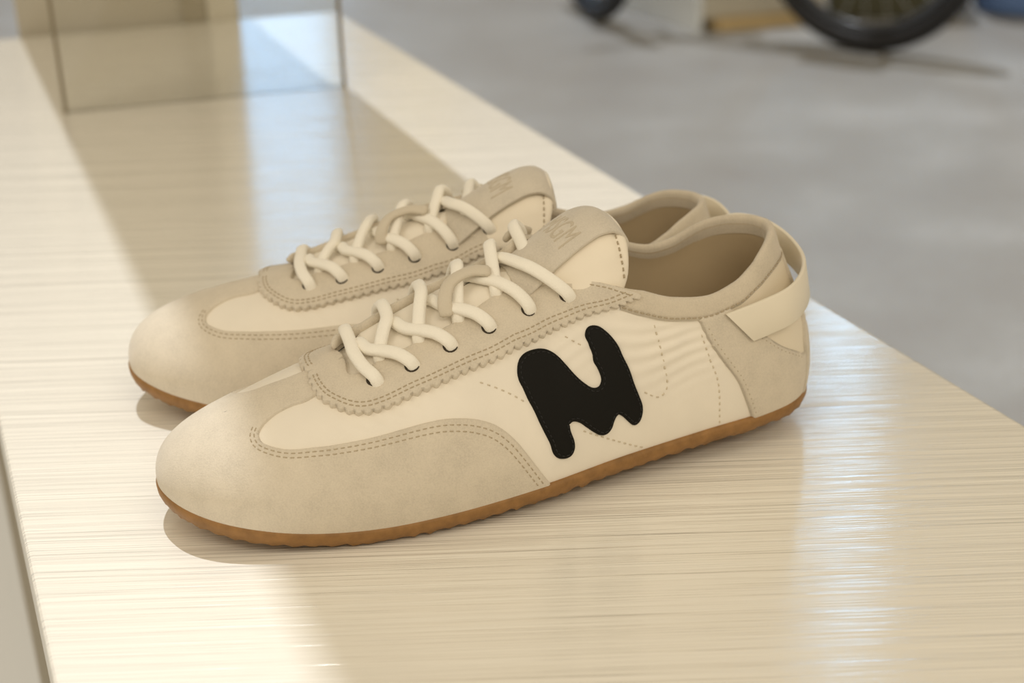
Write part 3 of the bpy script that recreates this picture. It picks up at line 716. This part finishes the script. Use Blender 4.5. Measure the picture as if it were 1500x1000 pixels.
    jj = (yy - ypos[0]) / (ypos[-1] - ypos[0]) * 18
    def bil(Gd, i_, j_):
        i0 = np.clip(i_.astype(int), 0, nr - 2); j0 = np.clip(j_.astype(int), 0, nc - 2); fi, fj = (i_ - i0)[:, None], (j_ - j0)[:, None]
        return Gd[i0, j0] * (1 - fi) * (1 - fj) + Gd[i0 + 1, j0] * fi * (1 - fj) + Gd[i0, j0 + 1] * (1 - fi) * fj + Gd[i0 + 1, j0 + 1] * fi * fj
    q_ = bil(tabG, ii, jj) + bil(tabN, ii, jj) * (.0008 + np.where(TV[:, 2] > 0, .00016, -.0003))[:, None]
    sh.put('lettering', q_, TF, M_EMBOSS, parent=tabo, smooth=False)
    # --- pull loop round the heel
    lp = np.array([(.2375, -.0352, .0510), (.250, -.0380, .0528), (.262, -.0352, .0550), (.2735, -.0265, .0560), (.2825, -.0140, .0570), (.2868, 0, .0590), (.2862, .0125, .0622), (.2810, .0225, .0655), (.2705, .0300, .0668), (.2570, .0335, .0640), (.2445, .0325, .0585)])
    if mirror: lp = lp * [1, -.86, 1]
    for i_ in (0, 1, 9, 10):
        sd_ = -1 if lp[i_, 1] < 0 else 1
        us_, ts_ = np.meshgrid(np.linspace(.72, .95, 60), np.linspace(.3, .95, 50)); Q_ = S(us_, ts_, sd_)
        if not mirror or True:
            d_ = (Q_[..., 0] - lp[i_, 0]) ** 2 + (Q_[..., 2] - lp[i_, 2]) ** 2; k_ = np.unravel_index(d_.argmin(), d_.shape)
            lp[i_, 1] = Q_[k_][1] + sd_ * (.0022 if i_ in (0, 10) else .0042)
    Lc_ = catmull(lp, 8); t_ = np.gradient(Lc_, axis=0); t_ /= np.linalg.norm(t_, axis=1, keepdims=True)
    outw = np.cross(t_, [0, 0, 1]); outw /= np.linalg.norm(outw, axis=1, keepdims=True)
    if (outw * (Lc_ - [.2, 0, .06])).sum() < 0: outw = -outw
    upv = np.array([0, 0, 1.]) - outw * .12
    prof = [(-.0078, -.0006), (-.0074, -.0009), (0, -.0009), (.0074, -.0009), (.0078, -.0006), (.0078, .0006), (.0074, .0009), (0, .0009), (-.0074, .0009), (-.0078, .0006)]
    shear = np.clip(1 - np.arange(len(Lc_)) / 18, 0, 1)[:, None] * .75
    G = np.stack([Lc_ + upv * a_ + outw * b_ - t_ * a_ * shear for a_, b_ in prof], 1)
    sh.grid(G, 'pull_loop', M_LOOP, close_v=True)
    # --- eyelets and laces
    for sd in (-1, 1):
        for k, (eu, et) in enumerate(EYELETS):
            c_ = sh.on(eu, et, sd, .0027 + float(lift(np.array(eu), np.array(et), sd))); n_ = N(np.array(eu), np.array(et), sd)
            tx = S(np.array(eu + .01), np.array(et), sd) - S(np.array(eu), np.array(et), sd); tx /= np.linalg.norm(tx); ty = np.cross(n_, tx)
            an = np.linspace(0, 2 * np.pi, 16, endpoint=False); c_ = c_ + n_ * .0002
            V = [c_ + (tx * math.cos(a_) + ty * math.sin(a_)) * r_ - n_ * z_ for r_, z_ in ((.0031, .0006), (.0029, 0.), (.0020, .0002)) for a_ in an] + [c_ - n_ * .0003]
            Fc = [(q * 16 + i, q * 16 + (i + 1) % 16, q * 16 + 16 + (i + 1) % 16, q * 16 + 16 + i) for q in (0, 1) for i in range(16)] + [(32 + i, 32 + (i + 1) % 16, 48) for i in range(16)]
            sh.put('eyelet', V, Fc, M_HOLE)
    RA, RB = .0027, .0019
    def at(u_, t_, sd, h): return sh.on(u_, t_, sd, h), N(np.array(u_), np.array(min(t_, .99)), sd)
    def strand(spec, ra=RA, rb=RB, mat=M_LACE, nm='lace', taper=0):
        q_ = [at(*s_) for s_ in spec]; sh.tube(nm, [a_ for a_, _ in q_], ra, rb, [b_ for _, b_ in q_], mat, seg=12, n=7, taper=taper)
    E_ = EYELETS
    slot_t = lambda u_: float(np.interp(u_, [p[0] for p in SLOT[2:]], [p[1] for p in SLOT[2:]]))
    # bar at the front
    u_, t_ = E_[0]
    strand([(u_ + .004, t_ - .035, near, .0005), (u_ + .002, t_ - .005, near, .0042), (u_ - .006, t_ + .07, near, .0052), (u_ - .010, .95, near, .0060), (u_ - .008, .98, far, .0066), (u_ - .004, t_ + .10, far, .0080), (u_, t_, far, .0045), (u_, t_ - .03, far, .0)])
    for k in range(1, 6):
        u_, t_ = E_[k]; up_ = E_[k - 1][0]; s1 = slot_t(up_ + .006)
        hi = [0, .0072, .0088, .0098, .0108, .0115][k]
        # near side lace: out of the eyelet, over the edge, under the crossing one, down into the throat
        if k < 5: strand([(u_ + .003, t_ - .016, near, .0004), (u_ + .000, t_ + .008, near, .0042), (u_ - .010, t_ + .064, near, .0058), (u_ - .024, t_ + .125, near, .0056), (u_ - .038, min(.96, t_ + .185), near, .0052), (up_ + .002, .985, far, .0048), (up_ - .006, .93, far, .0014)])
        else: strand([(u_ + .004, t_ - .025, near, .0004), (u_ + .001, t_ + .002, near, .0042), (u_ - .010, t_ + .050, near, .0066), (u_ - .026, .965, near, .0080), (u_ - .044, .985, near, .0078), (u_ - .062, .985, far, .0056), (u_ - .075, .94, far, .0014)])
        # far side lace: over the raised edge and straight down to the near edge of the throat
        ub = u_ - .029; s1 = slot_t(ub); ut = u_ - .003
        A_, nA = at(ut, .985, far, hi + .0008); B_, nB = at(ub, s1 + .012, near, .0032)
        pts = [at(u_, t_ - .03, far, .0), at(u_ + .001, t_ + .01, far, .0060), at(u_ + .003, min(.95, slot_t(u_) + .02), far, .0095), (A_, nA)]
        pts += [(A_ * (1 - q) + B_ * q + nB * .0011 * math.sin(q * math.pi), nA * (1 - q) + nB * q) for q in (.33, .66)] + [(B_, nB), at(ub - .003, s1 - .015, near, -.0014)]
        sh.tube('lace', [p[0] for p in pts], RA, RB, [p[1] for p in pts], M_LACE, seg=12, n=7)
    # grey lace end tucked under the fourth crossing
    strand([(.432, .86, near, .0048), (.436, .905, near, .0085), (.452, .955, near, .0105), (.478, .97, near, .0098), (.500, .95, near, .0078)], .0030, .0014, M_LACE_TIP, 'lace_end', 2)
    strand([(.566, .93, far, .0105), (.585, .92, far, .0120), (.604, .90, far, .0120)], .0030, .0016, M_LACE_TIP, 'lace_end', 2)
    return root
mat_thread_pale = mat_base('thread_pale', (.66, .58, .44), .8)[0]
T1 = Matrix.Translation((-0.13875887, 0.53626616, .0008)) @ Matrix.Rotation(.357657, 4, 'Z') @ Matrix.Translation((.09, 0, 0)) @ Matrix.Rotation(-.045, 4, 'Y') @ Matrix.Translation((-.09, 0, 0))
build_sneaker('sneaker', 'cream suede sneaker in front, with black letter M patch showing on its side', T1, False, 1., 1., 0., -1)
T2 = Matrix.Translation((-.1780, .6640, .0002)) @ Matrix.Rotation(.0965, 4, 'Z')
build_sneaker('sneaker', 'cream suede sneaker behind, its side half hidden by the front sneaker', T2, True, 0., 0., .003, 1)
# ------------------------------------------------------------------ things further back in the shop
def tube_mesh(name, P, r, seg=10, closed=False):
    P = np.array(P, float); n = len(P)
    t = (np.roll(P, -1, 0) - np.roll(P, 1, 0)) if closed else np.gradient(P, axis=0)
    t /= np.linalg.norm(t, axis=1, keepdims=True); ref = np.array([0, 0, 1.]) if abs(t[0, 2]) < .9 else np.array([1., 0, 0])
    V, Fc = [], []; a = np.cross(t[0], ref); a /= np.linalg.norm(a)
    for i in range(n):
        a = a - t[i] * (a @ t[i]); a /= np.linalg.norm(a); b = np.cross(t[i], a)
        for k in range(seg):
            th = 2 * math.pi * k / seg; V.append(P[i] + (a * math.cos(th) + b * math.sin(th)) * r)
    for i in range(n if closed else n - 1):
        for k in range(seg): Fc.append((i * seg + k, ((i + 1) % n) * seg + k, ((i + 1) % n) * seg + (k + 1) % seg, i * seg + (k + 1) % seg))
    if not closed: Fc += [tuple(range(seg)), tuple(range((n - 1) * seg, n * seg))]
    me = mesh_from(name, V, Fc); fix_normals(me); return me
M_TYRE = mat_base('tyre_black', (.014, .014, .016), .55, .4)[0]
M_RIM = mat_base('rim_dark', (.05, .055, .065), .3, .5)[0]
M_BIKE = mat_base('bike_paint', (.03, .032, .036), .35, .5)[0]
M_STEEL = mat_base('spoke_steel', (.55, .56, .58), .3, .5)[0]
G1, G2 = np.array([1.0578, 4.4506, FLOOR_Z]), np.array([.3058, 5.0471, FLOOR_Z])
bike = tag(empty('bicycle', tuple(G1)), 'black bicycle with thick tyres parked on the grey floor behind', 'bicycle')
def bpart(name, P, r, mat, parent=None, seg=10, closed=False, kind=None):
    o = new_obj(name, tube_mesh(name, np.array(P, float) - G1, r, seg, closed), mat, parent or bike)
    if parent: o.matrix_parent_inverse = Matrix()
    if kind: o['kind'] = kind
    return o
dirb = (G2 - G1) / np.linalg.norm(G2 - G1); UPV = np.array([0, 0, 1.])
WR = .330
def wheel(ground, d):
    c = ground + UPV * (WR + .030); an = np.linspace(0, 2 * np.pi, 64, endpoint=False)
    ring = lambda r: [c + (d * math.cos(a) + UPV * math.sin(a)) * r for a in an]
    ty = bpart('tyre', ring(WR), .030, M_TYRE, seg=14, closed=True)
    bpart('rim', ring(WR - .040), .013, M_RIM, seg=8, closed=True)
    ax = np.cross(d, UPV); bpart('hub', [c - ax * .05, c + ax * .05], .022, M_BIKE)
    V, Fc = [], []
    for k in range(24):
        a = 2 * math.pi * k / 24; e = c + (d * math.cos(a) + UPV * math.sin(a)) * (WR - .045); s0 = c + ax * (.035 if k % 2 else -.035); t = (e - s0) / np.linalg.norm(e - s0)
        u = np.cross(t, ax); u /= np.linalg.norm(u); w = np.cross(t, u); b = len(V)
        for q in (s0, e):
            for m in range(3): V.append(q - G1 + (u * math.cos(m * 2.094) + w * math.sin(m * 2.094)) * .0012)
        Fc += [(b + m, b + (m + 1) % 3, b + 3 + (m + 1) % 3, b + 3 + m) for m in range(3)]
    o = new_obj('spokes', mesh_from('spokes', V, Fc), M_STEEL, bike); o['kind'] = 'stuff'
    return c
c1 = wheel(G1, dirb)
dst = np.array([-.30, .954, 0.]); c2 = wheel(G2, dst)
bb = G1 + dirb * .43 + UPV * .30; seat = G1 + dirb * .26 + UPV * .80; head = G1 + dirb * .80 + UPV * .84; headb = G1 + dirb * .84 + UPV * .70
sx2 = np.cross(dst, UPV); sx1 = np.cross(dirb, UPV)
for a, b in ((bb, seat), (seat, head), (bb, headb), (headb, head)): bpart('frame_tube', [a, b], .019, M_BIKE)
for s_ in (-1, 1):
    bpart('chain_stay', [c1 + sx1 * .055 * s_, bb + sx1 * .03 * s_], .010, M_BIKE)
    bpart('seat_stay', [c1 + sx1 * .055 * s_, seat + sx1 * .02 * s_], .008, M_BIKE)
    bpart('fork_blade', [c2 + sx2 * .055 * s_, headb + sx2 * .05 * s_ - UPV * .02], .013, M_BIKE)
    bpart('crank_arm', [bb + sx1 * .06 * s_, bb + sx1 * .07 * s_ + dirb * .17 * s_], .010, M_BIKE)
bpart('fork_crown', [headb - sx2 * .06 - UPV * .02, headb + sx2 * .06 - UPV * .02], .016, M_BIKE)
bpart('seat_post', [seat, seat + UPV * .13 - dirb * .03], .014, M_STEEL)
sd = new_obj('saddle', box_mesh('saddle', .26, .13, .05, .02, 3), M_TYRE, bike); sd.location = tuple(seat + UPV * .125 - dirb * .03 - G1); sd.rotation_euler = (0, 0, math.atan2(dirb[1], dirb[0]))
bpart('stem', [head, head + UPV * .10], .014, M_BIKE)
bpart('handlebar', [head + UPV * .10 - sx2 * .30, head + UPV * .10 + sx2 * .30], .013, M_BIKE)

# slatted pale crate behind the wheels
K0 = Vector((.6106, 4.7926, FLOOR_Z)); dA = Vector((-.2116, .4455, 0)).normalized(); dB = Vector((.2896, .0653, 0)).normalized()
cr_ = tag(empty('slatted_crate', tuple(K0)), 'low pale slatted crate on a tan base between the bicycle wheels', 'crate')
def quad_prism(a0, a1, b0, b1): return [tuple((dA * a + dB * b).xy) for a, b in ((a0, b0), (a0, b1), (a1, b1), (a1, b0))]
new_obj('base_board', prism_mesh('base_board', quad_prism(-.03, .50, .06, .44), 0, .035, .004), mat_base('tan_board', (.66, .50, .26), .6)[0], cr_)
new_obj('side_panel', prism_mesh('side_panel', quad_prism(.0, .48, .0, .02), .0, .21), mat_base('window_lit_panel', (.80, .84, .86), .6)[0], cr_)  # bluish-white window light put into the colour of this face
new_obj('core', prism_mesh('core', quad_prism(.02, .46, .02, .42), .036, .20), mat_base('crate_core', (.25, .23, .18), .8)[0], cr_)
M_SLAT = mat_base('slat_beige', (.58, .54, .44), .7)[0]
for k in range(2): 
    z = .038 + k * .085
    new_obj('slat', prism_mesh('slat', quad_prism(.0, .019, .022, .43), z, z + .074, .002), M_SLAT, cr_)
# dark olive chest and blue bin at the right
ch = tag(empty('storage_chest', (1.27, 5.07, FLOOR_Z), math.radians(-10)), 'dark olive storage chest on the floor behind the larger tyre', 'chest')
M_OL = mat_base('olive_dark', (.085, .082, .045), .6)[0]
new_obj('body', box_mesh('body', .38, .36, .40, .012), M_OL, ch)
l = new_obj('lid', box_mesh('lid', .40, .38, .06, .012), mat_base('olive_lid', (.11, .105, .06), .5)[0], ch); l.location = (0, 0, .402)
l = new_obj('handle', box_mesh('handle', .12, .02, .025, .006), M_RIM, ch); l.location = (0, -.19, .26)
def bin_mesh():
    V, Fc = [], []; n = 28
    for r, z in ((.145, 0), (.155, .03), (.185, .42), (.192, .43), (.185, .435), (.176, .42), (.145, .03)):
        V += [(r * math.cos(2 * math.pi * k / n), r * math.sin(2 * math.pi * k / n), z) for k in range(n)]
    for q in range(2): Fc += [(q * n + k, q * n + (k + 1) % n, (q + 1) * n + (k + 1) % n, (q + 1) * n + k) for k in range(n)]
    Fc += [tuple(range(n)), tuple(range(6 * n, 7 * n))]
    me = mesh_from('bin_body', V, Fc); fix_normals(me); return me
bn = tag(empty('bin', (1.69, 4.98, FLOOR_Z)), 'round blue bin at the far right edge beyond the chest', 'bin')
new_obj('bin_body', bin_mesh(), mat_base('blue_plastic', (.16, .27, .55), .45)[0], bn)
bpt = tube_mesh('rim', [(.187 * math.cos(a), .187 * math.sin(a), .432) for a in np.linspace(0, 2 * math.pi, 40, endpoint=False)], .008, 8, True)
new_obj('rim', bpt, mat_base('blue_rim', (.13, .22, .48), .4)[0], bn)
